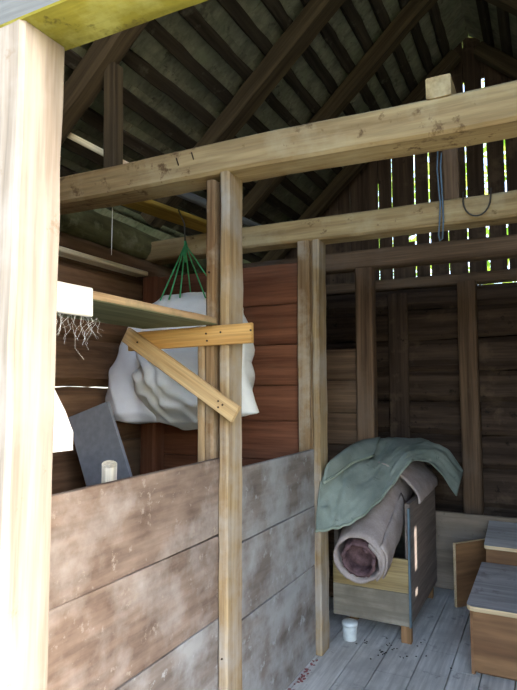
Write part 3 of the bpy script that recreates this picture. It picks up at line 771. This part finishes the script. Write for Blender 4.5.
o = slab_round('top', BX0 - .015, BX1 + .015, BY0 - .03, BY1, .338, .362, .045, [M['greytop'], M['veneeredge']], bn); o['label'] = 'dusty grey top with pale edge band'
slab_box('front_panel', (BX0 + .015, BY0, .02), (BX1 - .015, BY0 + .022, .338), M['veneer'], bn)
bm = bmesh.new()
slab_box('side_panel', (BX0, BY0 + .01, .0), (BX0 + .02, BY1, .338), M['veneer'], bn)
slab_box('side_panel', (BX1 - .02, BY0 + .01, .0), (BX1, BY1, .338), M['veneer'], bn)
slab_box('back_panel', (BX0 + .02, BY1 - .02, .0), (BX1 - .02, BY1, .338), M['veneer'], bn)
slab_box('plinth', (BX0 + .03, BY0 + .035, .0), (BX1 - .03, BY0 + .05, .03), M['veneer'], bn)
tag(bn, 'low brown veneered cabinet with dusty grey top, nearest on the floor', 'cabinet')
cb = empty('rear_cabinet', (.05, 4.35, 0))
o = slab_round('top', BX0 - .0, BX1 + .02, 4.145, 4.58, .448, .47, .02, [M['greytop'], M['veneeredge']], cb, tilt=.17); o['label'] = 'tilted dusty grey top'
o = slab_box('front_panel', (BX0 + .01, 4.165, 0), (BX1, 4.185, .448), M['veneer'], cb)
slab_box('side_panel', (BX0 + .01, 4.186, 0), (BX0 + .028, 4.55, .448), M['veneer'], cb)
slab_box('side_panel', (BX1 - .02, 4.186, 0), (BX1, 4.55, .448), M['veneer'], cb)
d0, d1 = V((-.60, 4.23, .225)), V((-.405, 4.47, .225))
o = timber('door', d0, d1, .024, .43, [M['veneer'], M['veneeredge']], (-.78, .62, 0), cb, wob=0, rough=0, ch=.002, n=2)
for p in o.data.polygons:
    if abs(p.normal.x) > .7 or abs(p.normal.z) > .7: p.material_index = 1
o['label'] = 'veneered side door standing ajar'
tag(cb, 'brown cabinet with side door ajar, behind the nearest low cabinet', 'cabinet')

# cords on the second tie beam ---------------------------------------------------
o = tube('blue_twine', [(-.478, 3.14, 2.80), (-.482, 3.135, 2.7), (-.475, 3.13, 2.58), (-.468, 3.12, 2.5), (-.475, 3.125, 2.4), (-.482, 3.13, 2.33), (-.475, 3.13, 2.30), (-.463, 3.13, 2.31), (-.455, 3.125, 2.4), (-.455, 3.12, 2.5), (-.46, 3.13, 2.6), (-.468, 3.16, 2.72), (-.462, 3.17, 2.8)], .0045, M['bluetwine'])
tag(o, 'loop of blue twine hanging over the second tie beam', 'twine')
o = tube('wire_loop', [(-.352, 3.15, 2.555)] + [(-.285 + .068 * math.cos(math.pi + math.pi * k / 10), 3.128, 2.50 - .09 * math.sin(math.pi * k / 10)) for k in range(11)] + [(-.215, 3.15, 2.555)], .0042, M['darkwire'])
tag(o, 'dark wire loop sagging over the face of the second tie beam', 'wire')
o = tube('thin_cord', [(-1.905, 2.17, 2.41), (-1.903, 2.168, 2.30), (-1.905, 2.17, 2.17)], .0016, M['web'])
tag(o, 'single pale cobweb thread hanging under the nearest tie beam', 'cobweb')

# floor litter
bm = bmesh.new()
for k in range(100):
    if k < 70: x, y = -1.20 + abs(random.gauss(0, .02)), random.uniform(2.3, 3.1)
    else: x, y = random.gauss(-.85, .14), random.gauss(3.38, .06)
    s = random.uniform(.003, .010 if k < 70 else .005)
    mm = Matrix.Translation((x, y, .003)) @ Matrix.Rotation(random.random() * 6, 4, 'Z') @ Matrix.Diagonal((s * 1.6, s, .003, 1))
    n0 = len(bm.faces); bmesh.ops.create_icosphere(bm, subdivisions=1, radius=1, matrix=mm)
    for f in list(bm.faces)[n0:]: f.material_index = 0 if k < 70 else 1
o = link('litter', bm, [M['pink'], M['batten']]); tag(o, 'reddish crumbs and dark litter on the floor by the partition and chest', 'litter', kind='stuff')

# greenery outside the back gable ------------------------------------------------
mg, nt, b = new_mat('sunlit_leaf')
oi = nd(nt, 'ShaderNodeTexCoord')
cl = ramp(nt, tex_noise(nt, oi.outputs['Object'], 2.5, 4), [(.35, rgb(120, 160, 40)), (.65, rgb(212, 222, 110))]).outputs[0]
nt.links.new(cl, b.inputs['Base Color'])
tr = nd(nt, 'ShaderNodeBsdfTranslucent'); nt.links.new(cl, tr.inputs[0]); mxs = nd(nt, 'ShaderNodeMixShader'); mxs.inputs[0].default_value = .5
nt.links.new(b.outputs[0], mxs.inputs[1]); nt.links.new(tr.outputs[0], mxs.inputs[2])
nt.links.new(mxs.outputs[0], nt.nodes['Material Output'].inputs[0])
bm = bmesh.new()
rg = random.Random(3)
for k in range(9000):
    c = V((rg.uniform(-6, 4.5), rg.uniform(8.2, 10), rg.uniform(-.1, 6.2)))
    s = rg.uniform(.06, .13)
    e = Matrix.Rotation(rg.random() * 6.3, 3, 'Z') @ Matrix.Rotation(rg.uniform(-1.2, 1.2), 3, 'X')
    q = [bm.verts.new(c + e @ V(p)) for p in ((0, -s * 1.4, 0), (s * .6, 0, .01), (0, s * 1.4, 0), (-s * .6, 0, .01))]
    bm.faces.new(q)
o = link('foliage', bm, mg); tag(o, 'sunlit green foliage glimpsed through the slits of the boarded gable', 'foliage', kind='stuff')

# ------------------------------------------------------------------ light
w = bpy.data.worlds.new('World'); SC.world = w; w.use_nodes = True
nt = w.node_tree; bg = nt.nodes['Background']
sky = nt.nodes.new('ShaderNodeTexSky'); sky.sky_type = 'NISHITA'; sky.sun_disc = False
SUN = V((-.80, .12, -.50)).normalized()      # direction the sunlight travels
sky.sun_elevation = math.asin(-SUN.z); sky.sun_rotation = math.atan2(-SUN.x, -SUN.y)
sky.dust_density = 2.0
nt.links.new(sky.outputs[0], bg.inputs[0]); bg.inputs[1].default_value = .45
sun = bpy.data.lights.new('sun', 'SUN'); sun.energy = 3.4; sun.angle = math.radians(.4); sun.color = (1, .97, .92)
so = bpy.data.objects.new('sun', sun); COL.objects.link(so); so.location = (6, -1, 6)
so.rotation_euler = V((0, 0, -1)).rotation_difference(SUN).to_euler()

# ------------------------------------------------------------------ camera
cam = bpy.data.cameras.new('camera'); cam.sensor_width = 36; cam.sensor_fit = 'AUTO'; cam.lens = 570 / 690 * 36
cam.clip_start = .02
co = bpy.data.objects.new('camera', cam); COL.objects.link(co); co.location = (0, 0, 1.5)
co.rotation_euler = (math.radians(90 + 4.51), 0, math.radians(26.6))
SC.camera = co
SC.view_settings.view_transform = 'Standard'; SC.view_settings.look = 'None'
SC.view_settings.gamma = 1; SC.view_settings.use_curve_mapping = False
SC.view_settings.exposure = 1.95
SC.cycles.use_denoising = True
SC.cycles.max_bounces = 12; SC.cycles.diffuse_bounces = 8
SC.cycles.sample_clamp_indirect = 6
